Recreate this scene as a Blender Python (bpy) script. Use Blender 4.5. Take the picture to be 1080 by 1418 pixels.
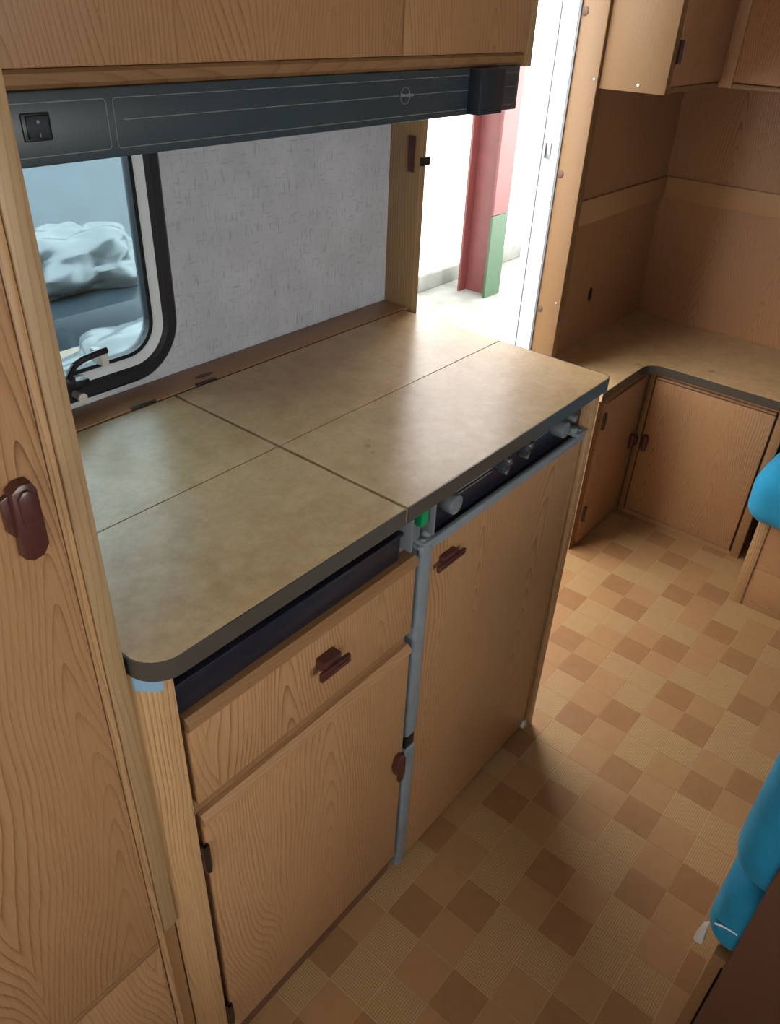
import bpy, bmesh, math, random
from mathutils import Vector, Matrix
random.seed(7)
for o in list(bpy.data.objects):
    bpy.data.objects.remove(o)
scene = bpy.context.scene
C = scene.collection

# ------------------------------------------------------------------ camera
F_PX, YAW, PITCH, ROLL = 1073.79, -0.9056, -0.5882, 0.0500
CAM = Vector((-0.6888, -0.4863, 1.4372))
cd = bpy.data.cameras.new('camera')
cam = bpy.data.objects.new('camera', cd)
C.objects.link(cam)
cd.sensor_fit = 'VERTICAL'
cd.sensor_height = 36.0
cd.lens = F_PX * 36.0 / 1418.0
cd.clip_start = 0.02
fw = Vector((-math.sin(YAW) * math.cos(PITCH), math.cos(YAW) * math.cos(PITCH), math.sin(PITCH)))
rt = Vector((math.cos(YAW), math.sin(YAW), 0))
up = rt.cross(fw)
r2 = rt * math.cos(ROLL) + up * math.sin(ROLL)
u2 = -rt * math.sin(ROLL) + up * math.cos(ROLL)
m = Matrix((r2, u2, -fw)).transposed().to_4x4()
m.translation = CAM
cam.matrix_world = m
scene.camera = cam

# ------------------------------------------------------------------ light
world = bpy.data.worlds.new('daylight')
scene.world = world
world.use_nodes = True
bg = world.node_tree.nodes['Background']
bg.inputs[0].default_value = (1.0, 0.985, 0.965, 1)
bg.inputs[1].default_value = 9.5
scene.view_settings.view_transform = 'Standard'
scene.view_settings.look = 'None'
scene.view_settings.exposure = 0.42
scene.view_settings.gamma = 1.0
scene.view_settings.use_curve_mapping = False

X0, X1, Y0, YW, ZC = -1.75, 1.967, -1.5, 0.535, 1.95
DX0, DX1, DZ1 = 0.575, 1.23, 1.80             # doorway
WX0, WX1, WZ0, WZ1 = -0.40, 0.030, 0.912, 1.335   # kitchen window, outer rubber
# windows added behind the camera to brighten the interior: (axis, plane, a0, a1, z0, z1)
ADDED_SIDE_WIN = (-1.05, 0.10, 0.90, 1.32)          # opposite the kitchen, in wall_front
ADDED_END_WIN = (-1.00, -0.10, 0.90, 1.34)          # in wall_left

def portal(loc, rot, sx, sy):
    l = bpy.data.lights.new('daylight_portal', 'AREA')
    l.shape = 'RECTANGLE'; l.size = sx; l.size_y = sy
    l.cycles.is_portal = True
    o = bpy.data.objects.new('daylight_portal', l)
    C.objects.link(o); o.location = loc; o.rotation_euler = rot
# area lamps emit along their -Z
portal(((DX0 + DX1) / 2, YW + 0.07, DZ1 / 2), (math.radians(-90), 0, 0), DX1 - DX0, DZ1)
portal(((WX0 + WX1) / 2, YW + 0.05, (WZ0 + WZ1) / 2), (math.radians(-90), 0, 0), WX1 - WX0, WZ1 - WZ0)
portal(((ADDED_SIDE_WIN[0] + ADDED_SIDE_WIN[1]) / 2, Y0 - 0.05, (ADDED_SIDE_WIN[2] + ADDED_SIDE_WIN[3]) / 2), (math.radians(90), 0, 0), ADDED_SIDE_WIN[1] - ADDED_SIDE_WIN[0], ADDED_SIDE_WIN[3] - ADDED_SIDE_WIN[2])
portal((X0 - 0.05, (ADDED_END_WIN[0] + ADDED_END_WIN[1]) / 2, (ADDED_END_WIN[2] + ADDED_END_WIN[3]) / 2), (math.radians(90), 0, math.radians(-90)), ADDED_END_WIN[1] - ADDED_END_WIN[0], ADDED_END_WIN[3] - ADDED_END_WIN[2])

# ------------------------------------------------------------------ materials
def new_mat(name):
    mt = bpy.data.materials.new(name); mt.use_nodes = True
    nt = mt.node_tree; b = nt.nodes['Principled BSDF']
    return mt, nt, b
def N(nt, t, **k):
    n = nt.nodes.new(t)
    for a, v in k.items(): setattr(n, a, v)
    return n
def mth(nt, op, a, b=None, c=None):
    n = nt.nodes.new('ShaderNodeMath'); n.operation = op
    for i, v in enumerate((a, b, c)):
        if v is None: continue
        if isinstance(v, (int, float)): n.inputs[i].default_value = v
        else: nt.links.new(v, n.inputs[i])
    return n.outputs[0]
def comb(nt, x, y, z=0.0):
    n = nt.nodes.new('ShaderNodeCombineXYZ')
    for i, v in enumerate((x, y, z)):
        if isinstance(v, (int, float)): n.inputs[i].default_value = v
        else: nt.links.new(v, n.inputs[i])
    return n.outputs[0]
def noise(nt, vec, scale, detail=3, rough=0.55):
    n = N(nt, 'ShaderNodeTexNoise'); n.inputs['Scale'].default_value = scale
    n.inputs['Detail'].default_value = detail; n.inputs['Roughness'].default_value = rough
    nt.links.new(vec, n.inputs['Vector']); return n.outputs['Fac']
def mixc(nt, f, a, b, blend='MIX'):
    n = N(nt, 'ShaderNodeMix', data_type='RGBA', blend_type=blend)
    if isinstance(f, (int, float)): n.inputs[0].default_value = f
    else: nt.links.new(f, n.inputs[0])
    for i, v in ((6, a), (7, b)):
        if isinstance(v, tuple): n.inputs[i].default_value = (*v, 1)
        else: nt.links.new(v, n.inputs[i])
    return n.outputs[2]
def maprange(nt, v, a, b, c=0.0, d=1.0):
    n = N(nt, 'ShaderNodeMapRange')
    nt.links.new(v, n.inputs[0])
    for i, x in enumerate((a, b, c, d)): n.inputs[i + 1].default_value = x
    return n.outputs[0]
def bump(nt, b, h, strength=0.2, dist=0.001):
    n = N(nt, 'ShaderNodeBump'); n.inputs['Strength'].default_value = strength; n.inputs['Distance'].default_value = dist
    nt.links.new(h, n.inputs['Height']); nt.links.new(n.outputs[0], b.inputs['Normal'])

def oak(name, light, dark, axis='z', rough=0.42, period=0.21, contrast=1.05, arch=17.0, dist=0.13):
    mt, nt, b = new_mat(name)
    tc = N(nt, 'ShaderNodeTexCoord'); oi = N(nt, 'ShaderNodeObjectInfo')
    s = N(nt, 'ShaderNodeSeparateXYZ'); nt.links.new(tc.outputs['Object'], s.inputs[0])
    x, y, z = s.outputs
    if axis == 'z': g, u = z, mth(nt, 'SUBTRACT', x, y)
    elif axis == 'x': g, u = x, mth(nt, 'ADD', z, y)
    else: g, u = y, mth(nt, 'ADD', z, x)
    rnd = oi.outputs['Random']
    u = mth(nt, 'ADD', u, mth(nt, 'MULTIPLY', rnd, 3.7))
    g = mth(nt, 'ADD', g, mth(nt, 'MULTIPLY', rnd, 5.3))
    n1 = noise(nt, comb(nt, mth(nt, 'MULTIPLY', u, 4.0), mth(nt, 'MULTIPLY', g, 1.4)), 1.0, 2)
    ud = mth(nt, 'ADD', u, mth(nt, 'MULTIPLY', n1, dist))
    w = mth(nt, 'WRAP', ud, period / 2, -period / 2)
    r = mth(nt, 'SQRT', mth(nt, 'ADD', mth(nt, 'MULTIPLY', w, w), 0.00022))
    n2 = noise(nt, comb(nt, mth(nt, 'MULTIPLY', u, 16.0), mth(nt, 'MULTIPLY', g, 5.0)), 1.0, 2)
    f = mth(nt, 'ADD', mth(nt, 'ADD', mth(nt, 'MULTIPLY', r, 165.0), mth(nt, 'MULTIPLY', g, arch)), mth(nt, 'MULTIPLY', n2, 1.9))
    fr = mth(nt, 'FRACT', f)
    line = mth(nt, 'POWER', fr, 5.0)
    fade = maprange(nt, noise(nt, comb(nt, mth(nt, 'MULTIPLY', u, 9.0), mth(nt, 'MULTIPLY', g, 2.0)), 1.0, 2), 0.35, 0.65, 0.35, 1.0)
    fine = noise(nt, comb(nt, mth(nt, 'MULTIPLY', u, 420.0), mth(nt, 'MULTIPLY', g, 14.0)), 1.0, 2, 0.7)
    finer = maprange(nt, fine, 0.42, 0.72)
    fac = mth(nt, 'ADD', mth(nt, 'MULTIPLY', mth(nt, 'MULTIPLY', line, fade), contrast), mth(nt, 'MULTIPLY', finer, 0.28 * contrast))
    fac = mth(nt, 'MINIMUM', fac, 1.0)
    col = mixc(nt, fac, light, dark)
    big = noise(nt, comb(nt, mth(nt, 'MULTIPLY', u, 7.0), mth(nt, 'MULTIPLY', g, 1.0)), 1.0, 2)
    col = mixc(nt, maprange(nt, big, 0.3, 0.7, 0.0, 0.35), col, tuple(c * k for c, k in zip(light, (0.86, 0.76, 0.62))))
    nt.links.new(col, b.inputs['Base Color'])
    b.inputs['Roughness'].default_value = rough
    b.inputs['Specular IOR Level'].default_value = 0.35
    bump(nt, b, fac, 0.12, 0.0006)
    return mt
def plain(name, col, rough=0.5, metal=0.0, var=0.0, scale=60, spec=0.5, coat=0.0):
    mt, nt, b = new_mat(name)
    if var:
        tc = N(nt, 'ShaderNodeTexCoord')
        f = noise(nt, tc.outputs['Object'], scale, 4)
        nt.links.new(mixc(nt, maprange(nt, f, 0.3, 0.7), tuple(c * (1 - var) for c in col), tuple(min(1, c * (1 + var)) for c in col)), b.inputs['Base Color'])
    else:
        b.inputs['Base Color'].default_value = (*col, 1)
    b.inputs['Roughness'].default_value = rough
    b.inputs['Metallic'].default_value = metal
    b.inputs['Specular IOR Level'].default_value = spec
    if coat: b.inputs['Coat Weight'].default_value = coat
    return mt

OAK_L, OAK_D = (0.378, 0.208, 0.102), (0.155, 0.070, 0.027)
M = {}
M['oak'] = oak('oak_veneer_upright', OAK_L, OAK_D, 'z')
M['oak_x'] = oak('oak_veneer_lengthwise', OAK_L, OAK_D, 'x', contrast=0.6)
M['oak_y'] = oak('oak_veneer_crosswise', OAK_L, OAK_D, 'y', contrast=0.6)
M['oak_trim'] = oak('oak_moulding', (0.25, 0.132, 0.060), (0.13, 0.062, 0.026), 'x', contrast=0.6)
M['oak_trim_z'] = oak('oak_moulding_upright', (0.27, 0.145, 0.066), (0.15, 0.072, 0.03), 'z', contrast=0.6)
M['oak_trim_y'] = oak('oak_moulding_crosswise', (0.25, 0.132, 0.060), (0.13, 0.062, 0.026), 'y', contrast=0.6)
M['oak_grey'] = oak('oak_greyed', (0.33, 0.215, 0.112), (0.18, 0.105, 0.052), 'z', contrast=0.9, arch=2.0, dist=0.05)
M['red_oak'] = oak('reddish_veneer_upright', (0.41, 0.212, 0.105), (0.17, 0.074, 0.031), 'z', contrast=1.0)
M['pine'] = oak('pale_pine', (0.21, 0.120, 0.055), (0.14, 0.073, 0.032), 'z', contrast=0.55, period=0.3)
M['dark_oak'] = oak('dark_brown_veneer', (0.13, 0.06, 0.038), (0.07, 0.03, 0.02), 'z', contrast=0.6)
M['oak_post'] = oak('oak_straight_grain', (0.44, 0.265, 0.132), OAK_D, 'z', arch=2.0, dist=0.05)
M['strip_x'] = oak('pale_strip_lengthwise', (0.47, 0.275, 0.135), (0.25, 0.125, 0.052), 'x', contrast=0.6)
M['strip_y'] = oak('pale_strip_crosswise', (0.47, 0.275, 0.135), (0.25, 0.125, 0.052), 'y', contrast=0.6)
M['gap'] = plain('dark_gap', (0.02, 0.013, 0.01), 0.7)
M['plinth'] = plain('red_brown_plinth', (0.12, 0.055, 0.03), 0.5, var=0.2)
M['edge'] = plain('dark_edge_band', (0.055, 0.047, 0.038), 0.35)
M['navy'] = plain('navy_black_plastic', (0.012, 0.012, 0.020), 0.3, var=0.2)
M['black'] = plain('black_plastic', (0.012, 0.012, 0.015), 0.4)
M['rubber'] = plain('black_rubber', (0.012, 0.014, 0.02), 0.45)
M['slate'] = plain('slate_blue_plastic', (0.030, 0.046, 0.056), 0.38, var=0.06, scale=30)
M['slate_dark'] = plain('dark_slate_plastic', (0.013, 0.020, 0.028), 0.4)
M['gloss'] = plain('glossy_slate_knob', (0.035, 0.045, 0.058), 0.18)
M['print'] = plain('grey_line_print', (0.20, 0.205, 0.20), 0.5)
M['white'] = plain('white_enamel', (0.84, 0.88, 0.92), 0.35)
M['offwhite'] = plain('offwhite_plastic', (0.6, 0.58, 0.54), 0.4)
M['brown'] = plain('oxblood_plastic', (0.065, 0.021, 0.017), 0.28, var=0.15, scale=90)
M['grey_blue'] = plain('grey_blue_plastic', (0.17, 0.20, 0.225), 0.42, var=0.1, scale=40)
M['grey'] = plain('grey_plastic', (0.13, 0.145, 0.16), 0.4)
M['metal'] = plain('dull_metal', (0.35, 0.35, 0.36), 0.35, metal=0.9)
M['steel'] = plain('bright_steel', (0.72, 0.70, 0.66), 0.4, metal=0.3)
M['chrome'] = plain('chrome', (0.8, 0.8, 0.8), 0.12, metal=1.0)
M['hinge'] = plain('dark_bronze_hinge', (0.05, 0.035, 0.025), 0.4, metal=0.6)
M['green'] = plain('green_switch', (0.005, 0.22, 0.07), 0.25)
M['tape'] = plain('pale_blue_film', (0.20, 0.33, 0.45), 0.35)
M['plug'] = plain('brown_plug', (0.09, 0.040, 0.018), 0.5)
M['ceiling'] = plain('ceiling_white', (0.62, 0.60, 0.56), 0.6, var=0.04)
M['red'] = plain('red_paint', (0.075, 0.014, 0.012), 0.5, var=0.15, scale=12)
M['greenpaint'] = plain('green_paint', (0.014, 0.042, 0.017), 0.5, var=0.1, scale=12)
M['hallwall'] = plain('white_hall_wall', (0.82, 0.83, 0.82), 0.7, var=0.03, scale=3)
M['concrete'] = plain('pale_concrete', (0.11, 0.115, 0.10), 0.7, var=0.3, scale=5)
M['tarp'] = plain('blue_grey_sheet', (0.06, 0.085, 0.11), 0.4, var=0.3, scale=6)
M['tarp_dark'] = plain('dark_blue_bodywork', (0.014, 0.021, 0.026), 0.3, var=0.3, scale=5)
M['film'] = plain('greyish_plastic_film', (0.050, 0.055, 0.055), 0.3, var=0.15, scale=9)
M['carton'] = plain('tan_carton', (0.11, 0.08, 0.06), 0.6, var=0.15, scale=9)

def formica():
    mt, nt, b = new_mat('mottled_tan_laminate')
    tc = N(nt, 'ShaderNodeTexCoord')
    v = tc.outputs['Object']
    a = noise(nt, v, 26, 5, 0.65); c = noise(nt, v, 7, 3); d = noise(nt, v, 140, 3, 0.7)
    col = mixc(nt, maprange(nt, a, 0.32, 0.68), (0.455, 0.285, 0.130), (0.61, 0.425, 0.230))
    col = mixc(nt, maprange(nt, c, 0.42, 0.72, 0.0, 0.45), col, (0.50, 0.33, 0.175))
    col = mixc(nt, maprange(nt, d, 0.45, 0.75, 0.0, 0.3), col, (0.29, 0.21, 0.115))
    nt.links.new(col, b.inputs['Base Color'])
    nt.links.new(maprange(nt, c, 0.3, 0.7, 0.27, 0.36), b.inputs['Roughness'])
    bump(nt, b, d, 0.06, 0.0004)
    return mt
M['formica'] = formica()
def wallpaper():
    mt, nt, b = new_mat('grey_woven_wallpaper')
    tc = N(nt, 'ShaderNodeTexCoord')
    s = N(nt, 'ShaderNodeSeparateXYZ'); nt.links.new(tc.outputs['Object'], s.inputs[0])
    x = mth(nt, 'ADD', s.outputs[0], s.outputs[1]); z = s.outputs[2]
    a = noise(nt, comb(nt, mth(nt, 'MULTIPLY', x, 260.0), mth(nt, 'MULTIPLY', z, 34.0)), 1.0, 3, 0.6)
    c = noise(nt, comb(nt, mth(nt, 'MULTIPLY', x, 34.0), mth(nt, 'MULTIPLY', z, 260.0)), 1.0, 3, 0.6)
    f = mth(nt, 'MAXIMUM', maprange(nt, a, 0.56, 0.74), maprange(nt, c, 0.58, 0.76))
    big = noise(nt, tc.outputs['Object'], 12, 3)
    col = mixc(nt, maprange(nt, big, 0.35, 0.65), (0.47, 0.50, 0.56), (0.545, 0.58, 0.65))
    col = mixc(nt, mth(nt, 'MULTIPLY', f, 0.75), col, (0.22, 0.22, 0.26))
    nt.links.new(col, b.inputs['Base Color']); b.inputs['Roughness'].default_value = 0.75
    bump(nt, b, f, 0.25, 0.0006)
    return mt
M['wallpaper'] = wallpaper()
def velour(name, col):
    mt, nt, b = new_mat(name)
    tc = N(nt, 'ShaderNodeTexCoord')
    f = noise(nt, tc.outputs['Object'], 9, 4); d = noise(nt, tc.outputs['Object'], 500, 2)
    c = mixc(nt, maprange(nt, f, 0.3, 0.7), tuple(k * 0.75 for k in col), tuple(min(1, k * 1.2) for k in col))
    nt.links.new(c, b.inputs['Base Color']); b.inputs['Roughness'].default_value = 0.85
    b.inputs['Sheen Weight'].default_value = 0.35; b.inputs['Sheen Tint'].default_value = (0.25, 0.7, 1.0, 1)
    bump(nt, b, d, 0.3, 0.001)
    return mt
M['velour'] = velour('turquoise_velour', (0.006, 0.25, 0.46))
def tile_mat(name, a, bcol, weave=False):
    mt, nt, b = new_mat(name)
    tc = N(nt, 'ShaderNodeTexCoord'); oi = N(nt, 'ShaderNodeObjectInfo')
    gm = N(nt, 'ShaderNodeNewGeometry')
    s = N(nt, 'ShaderNodeSeparateXYZ'); nt.links.new(gm.outputs['Position'], s.inputs[0])
    x, y = s.outputs[0], s.outputs[1]
    n = noise(nt, gm.outputs['Position'], 35, 4); d = noise(nt, gm.outputs['Position'], 400, 3)
    col = mixc(nt, maprange(nt, n, 0.3, 0.7), a, bcol)
    col = mixc(nt, maprange(nt, d, 0.4, 0.7, 0, 0.25), col, tuple(k * 0.7 for k in a))
    if weave:
        k = 2 * math.pi / 0.0046
        sx = mth(nt, 'SINE', mth(nt, 'MULTIPLY', x, k)); sy = mth(nt, 'SINE', mth(nt, 'MULTIPLY', y, k))
        w = maprange(nt, mth(nt, 'MAXIMUM', sx, sy), 0.35, 0.95)
        col = mixc(nt, w, tuple(k2 * 0.66 for k2 in a), col)
        bump(nt, b, w, 0.15, 0.0004)
    nt.links.new(col, b.inputs['Base Color']); b.inputs['Roughness'].default_value = 0.5
    b.inputs['Specular IOR Level'].default_value = 0.35
    return mt
M['tile_weave'] = tile_mat('light_woven_print', (0.40, 0.240, 0.108), (0.46, 0.28, 0.130), True)
M['tile_mid'] = tile_mat('tan_print', (0.315, 0.168, 0.072), (0.345, 0.186, 0.082))
M['tile_dark'] = tile_mat('brown_print', (0.255, 0.126, 0.052), (0.285, 0.143, 0.06))
M['tile_line'] = plain('light_tan_line', (0.45, 0.28, 0.14), 0.55)
def acrylic(name, tint):
    mt, nt, b = new_mat(name)
    nt.nodes.remove(b); out = nt.nodes['Material Output']
    t = N(nt, 'ShaderNodeBsdfTransparent'); t.inputs[0].default_value = (*tint, 1)
    g = N(nt, 'ShaderNodeBsdfGlossy'); g.inputs['Roughness'].default_value = 0.05
    fr = N(nt, 'ShaderNodeFresnel'); fr.inputs[0].default_value = 1.45
    mx = N(nt, 'ShaderNodeMixShader')
    nt.links.new(fr.outputs[0], mx.inputs[0]); nt.links.new(t.outputs[0], mx.inputs[1]); nt.links.new(g.outputs[0], mx.inputs[2])
    nt.links.new(mx.outputs[0], out.inputs[0])
    return mt
M['acrylic'] = acrylic('blue_tinted_acrylic', (0.70, 0.83, 0.88))
M['clear'] = acrylic('clear_acrylic', (0.95, 0.95, 0.93))

# ------------------------------------------------------------------ mesh helpers
class B:
    """collects shapes given in world metres; build() links them as ONE mesh object"""
    def __init__(s): s.bm = bmesh.new()
    def box(s, x0, x1, y0, y1, z0, z1, bev=0.0, seg=2, mat=0):
        t = bmesh.new()
        bmesh.ops.create_cube(t, size=1.0)
        for v in t.verts:
            v.co = Vector((x0 + (v.co.x + .5) * (x1 - x0), y0 + (v.co.y + .5) * (y1 - y0), z0 + (v.co.z + .5) * (z1 - z0)))
        if bev > 0:
            bev = min(bev, 0.45 * min(abs(x1 - x0), abs(y1 - y0), abs(z1 - z0)))
            bmesh.ops.bevel(t, geom=t.edges[:], offset=bev, segments=seg, profile=0.5, affect='EDGES')
        return s._merge(t, mat)
    def _merge(s, t, mat=0):
        for f in t.faces: f.material_index = mat
        me = bpy.data.meshes.new('tmp'); t.to_mesh(me); t.free()
        s.bm.from_mesh(me); bpy.data.meshes.remove(me)
        return s
    def prism(s, pts, axis, a0, a1, bev=0.0, mat=0, seg=2):
        """closed outline extruded along axis: 'z' pts (x,y); 'y' pts (x,z); 'x' pts (y,z)"""
        t = bmesh.new()
        def P(p, a):
            return {'z': (p[0], p[1], a), 'y': (p[0], a, p[1]), 'x': (a, p[0], p[1])}[axis]
        lo = [t.verts.new(P(p, a0)) for p in pts]; hi = [t.verts.new(P(p, a1)) for p in pts]
        n = len(pts)
        t.faces.new(lo); t.faces.new(hi)
        for i in range(n):
            t.faces.new((lo[i], lo[(i + 1) % n], hi[(i + 1) % n], hi[i]))
        bmesh.ops.recalc_face_normals(t, faces=t.faces[:])
        if bev > 0:
            es = [e for e in t.edges if (e.verts[0] in lo) == (e.verts[1] in lo)]
            bmesh.ops.bevel(t, geom=es, offset=bev, segments=seg, profile=0.5, affect='EDGES')
        return s._merge(t, mat)
    def cyl(s, c, axis, r, l, n=24, r2=None, bev=0.0, mat=0):
        """cylinder from centre of one end c along +axis for length l"""
        t = bmesh.new()
        bmesh.ops.create_cone(t, cap_ends=True, segments=n, radius1=r, radius2=r if r2 is None else r2, depth=l)
        if bev: bmesh.ops.bevel(t, geom=[e for e in t.edges if abs(e.verts[0].co.z - e.verts[1].co.z) < 1e-6], offset=bev, segments=2, profile=.5, affect='EDGES')
        bmesh.ops.translate(t, verts=t.verts, vec=(0, 0, l / 2))
        d = Vector(axis).normalized()
        q = Vector((0, 0, 1)).rotation_difference(d).to_matrix().to_4x4()
        q.translation = Vector(c)
        bmesh.ops.transform(t, matrix=q, verts=t.verts)
        return s._merge(t, mat)
    def tube(s, pts, r, n=10, mat=0):
        t = bmesh.new(); pts = [Vector(p) for p in pts]; rings = []
        for i, p in enumerate(pts):
            d = (pts[min(i + 1, len(pts) - 1)] - pts[max(i - 1, 0)]).normalized()
            a = d.orthogonal().normalized() if i == 0 else (a - d * a.dot(d)).normalized()
            b2 = d.cross(a)
            rings.append([t.verts.new(p + (a * math.cos(2 * math.pi * k / n) + b2 * math.sin(2 * math.pi * k / n)) * r) for k in range(n)])
        for i in range(len(rings) - 1):
            for k in range(n): t.faces.new((rings[i][k], rings[i][(k + 1) % n], rings[i + 1][(k + 1) % n], rings[i + 1][k]))
        t.faces.new(rings[0][::-1]); t.faces.new(rings[-1])
        bmesh.ops.recalc_face_normals(t, faces=t.faces[:])
        return s._merge(t, mat)
    def ring(s, rect, rad, prof, n=10, mat=0):
        """profile [(inset, y)] swept round a rounded rectangle in the xz plane, closed profile"""
        t = bmesh.new(); loops = []
        for ins, y in prof:
            loops.append([t.verts.new((x, y, z)) for x, z in rrect(rect[0] + ins, rect[1] - ins, rect[2] + ins, rect[3] - ins, max(0.001, rad - ins), n)])
        L = len(loops[0])
        for i in range(len(loops)):
            a, c = loops[i], loops[(i + 1) % len(loops)]
            for k in range(L): t.faces.new((a[k], a[(k + 1) % L], c[(k + 1) % L], c[k]))
        bmesh.ops.recalc_face_normals(t, faces=t.faces[:])
        return s._merge(t, mat)
    def build(s, name, mats, parent=None, base=(0, 0, 0), rot=None):
        base = Vector(base) if parent is None else parent_base(parent)
        me = bpy.data.meshes.new(name)
        for v in s.bm.verts: v.co -= base
        s.bm.to_mesh(me); s.bm.free()
        me.polygons.foreach_set('use_smooth', [True] * len(me.polygons))
        me.set_sharp_from_angle(angle=math.radians(32))
        for mm in (mats if isinstance(mats, (list, tuple)) else [mats]): me.materials.append(mm)
        o = bpy.data.objects.new(name, me); C.objects.link(o)
        if parent is None: o.location = base
        else: o.parent = parent
        return o
def parent_base(p):
    v = Vector((0, 0, 0))
    while p is not None:
        v += p.location; p = p.parent
    return v
def rrect(x0, x1, z0, z1, r, n=10):
    out = []
    for cx, cz, a0 in ((x1 - r, z1 - r, 0), (x0 + r, z1 - r, 90), (x0 + r, z0 + r, 180), (x1 - r, z0 + r, 270)):
        for k in range(n + 1):
            a = math.radians(a0 + 90 * k / n)
            out.append((cx + r * math.cos(a), cz + r * math.sin(a)))
    return out
def tag(o, label, cat, group=None):
    o['label'] = label; o['category'] = cat
    if group: o['group'] = group
    return o
def thing(name, label, cat, loc, group=None):
    o = bpy.data.objects.new(name, None); C.objects.link(o); o.location = loc
    o.empty_display_size = 0.05
    return tag(o, label, cat, group)
def struct(o):
    o['kind'] = 'structure'; return o
def lab(o, text):
    o['label'] = text; return o

# ------------------------------------------------------------------ floor
fl = struct(B().box(X0, X1, Y0, YW, -0.03, -0.0006).build('floor', M['tile_line']))
PX, PY, OX, OY = 0.0784, 0.0775, -0.041, -0.019
WEAVE = {(0, 2), (1, 2), (1, 3), (4, 2), (4, 3), (5, 3), (3, 0), (2, 1), (3, 1), (6, 0), (7, 0), (6, 1)}
DARK = {(0, 0), (1, 1), (4, 0), (5, 1), (3, 2), (7, 2), (2, 3), (6, 3)}
def tile_kind(i, j):
    k = ((i - 4 * (j // 4)) % 8, j % 4)
    return 0 if k in WEAVE else 2 if k in DARK else 1
TM = [M['tile_weave'], M['tile_mid'], M['tile_dark']]
tmesh = []
for k in range(3):
    b = B(); b.box(0.0005, PX - 0.0005, 0.0005, PY - 0.0005, -0.0008, 0.0, 0.0002, 1)
    me = bpy.data.meshes.new('tile'); b.bm.to_mesh(me); b.bm.free(); me.materials.append(TM[k]); tmesh.append(me)
rest = B()
i0, i1 = math.floor((X0 - OX) / PX), math.ceil((X1 - OX) / PX)
j0, j1 = math.floor((OY - YW) / PY), math.ceil((OY - Y0) / PY)
for i in range(i0, i1):
    for j in range(j0, j1):
        x, y = OX + PX * i, OY - PY * (j + 1)
        k = tile_kind(i, j)
        inside = x > X0 and x + PX < X1 and y > Y0 and y + PY < YW
        seen = (-0.36 < x < 1.56 and -0.53 < y < 0.02) or (0.54 < x < 1.56 and 0.0 < y < 0.29)
        if inside and seen:
            o = bpy.data.objects.new('tile', tmesh[k]); C.objects.link(o); o.parent = fl; o.location = (x, y, 0)
        else:
            a, c = max(X0, x), min(X1, x + PX); d, e = max(Y0, y), min(YW, y + PY)
            if c - a > 0.004 and e - d > 0.004:
                rest.box(a + 0.0005, c - 0.0005, d + 0.0005, e - 0.0005, -0.0008, 0.0, mat=k)
ro = rest.build('tile_field', TM, fl); ro['kind'] = 'stuff'

# ------------------------------------------------------------------ shell
T = 0.03
hx0, hx1, hz0, hz1 = WX0 + 0.028, WX1 - 0.028, WZ0 + 0.028, WZ1 - 0.028
b = B()
b.box(X0, hx0, YW, YW + T, 0, ZC); b.box(hx0, hx1, YW, YW + T, 0, hz0); b.box(hx0, hx1, YW, YW + T, hz1, ZC)
b.box(hx1, DX0, YW, YW + T, 0, ZC); b.box(DX0, DX1, YW, YW + T, DZ1, ZC); b.box(DX1, X1 + T, YW, YW + T, 0, ZC)
wall_back = struct(b.build('wall_back', M['wallpaper']))
b = B().box(DX1 + 0.03, X1, YW - 0.006, YW, 0.0, ZC - 0.01); lp = b.build('lining_panel', M['red_oak'], wall_back)
wall_right = struct(B().box(X1, X1 + T, Y0, YW, 0, ZC).build('wall_right', M['wallpaper']))
B().box(X1 - 0.006, X1, Y0 + 0.002, YW - 0.006, 0.0, ZC - 0.01).build('lining_panel', M['red_oak'], wall_right)
b = B(); s0, s1, z0, z1 = ADDED_SIDE_WIN
b.box(X0, s0, Y0 - T, Y0, 0, ZC); b.box(s1, X1 + T, Y0 - T, Y0, 0, ZC); b.box(s0, s1, Y0 - T, Y0, 0, z0); b.box(s0, s1, Y0 - T, Y0, z1, ZC)
struct(b.build('wall_front', M['wallpaper']))
b = B(); s0, s1, z0, z1 = ADDED_END_WIN
b.box(X0 - T, X0, Y0 - T, s0, 0, ZC); b.box(X0 - T, X0, s1, YW + T, 0, ZC); b.box(X0 - T, X0, s0, s1, 0, z0); b.box(X0 - T, X0, s0, s1, z1, ZC)
struct(b.build('wall_left', M['wallpaper']))
struct(B().box(X0 - T, X1 + T, Y0 - T, YW + T, ZC, ZC + 0.03).build('ceiling', M['ceiling']))

# kitchen window
win = struct(B().ring((WX0, WX1, WZ0, WZ1), 0.088, [(0.0, YW), (0.001, YW - 0.007), (0.006, YW - 0.011), (0.020, YW - 0.011), (0.026, YW - 0.006), (0.028, YW + 0.002)]).build('window_1', M['rubber']))
B().ring((WX0, WX1, WZ0, WZ1), 0.088, [(0.0258, YW - 0.005), (0.0270, YW - 0.006), (0.0360, YW + 0.006), (0.0370, YW + 0.022), (0.0262, YW + 0.022)]).build('inner_frame', M['white'], win)
B().ring((WX0, WX1, WZ0, WZ1), 0.088, [(0.0358, YW + 0.007), (0.0375, YW + 0.005), (0.0410, YW + 0.009), (0.0410, YW + 0.026), (0.0366, YW + 0.026)]).build('pane_gasket', M['rubber'], win)
b = B().prism(rrect(WX0 + 0.037, WX1 - 0.037, WZ0 + 0.037, WZ1 - 0.037, 0.050), 'y', YW + 0.019, YW + 0.022); b.build('pane', M['acrylic'], win)
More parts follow.
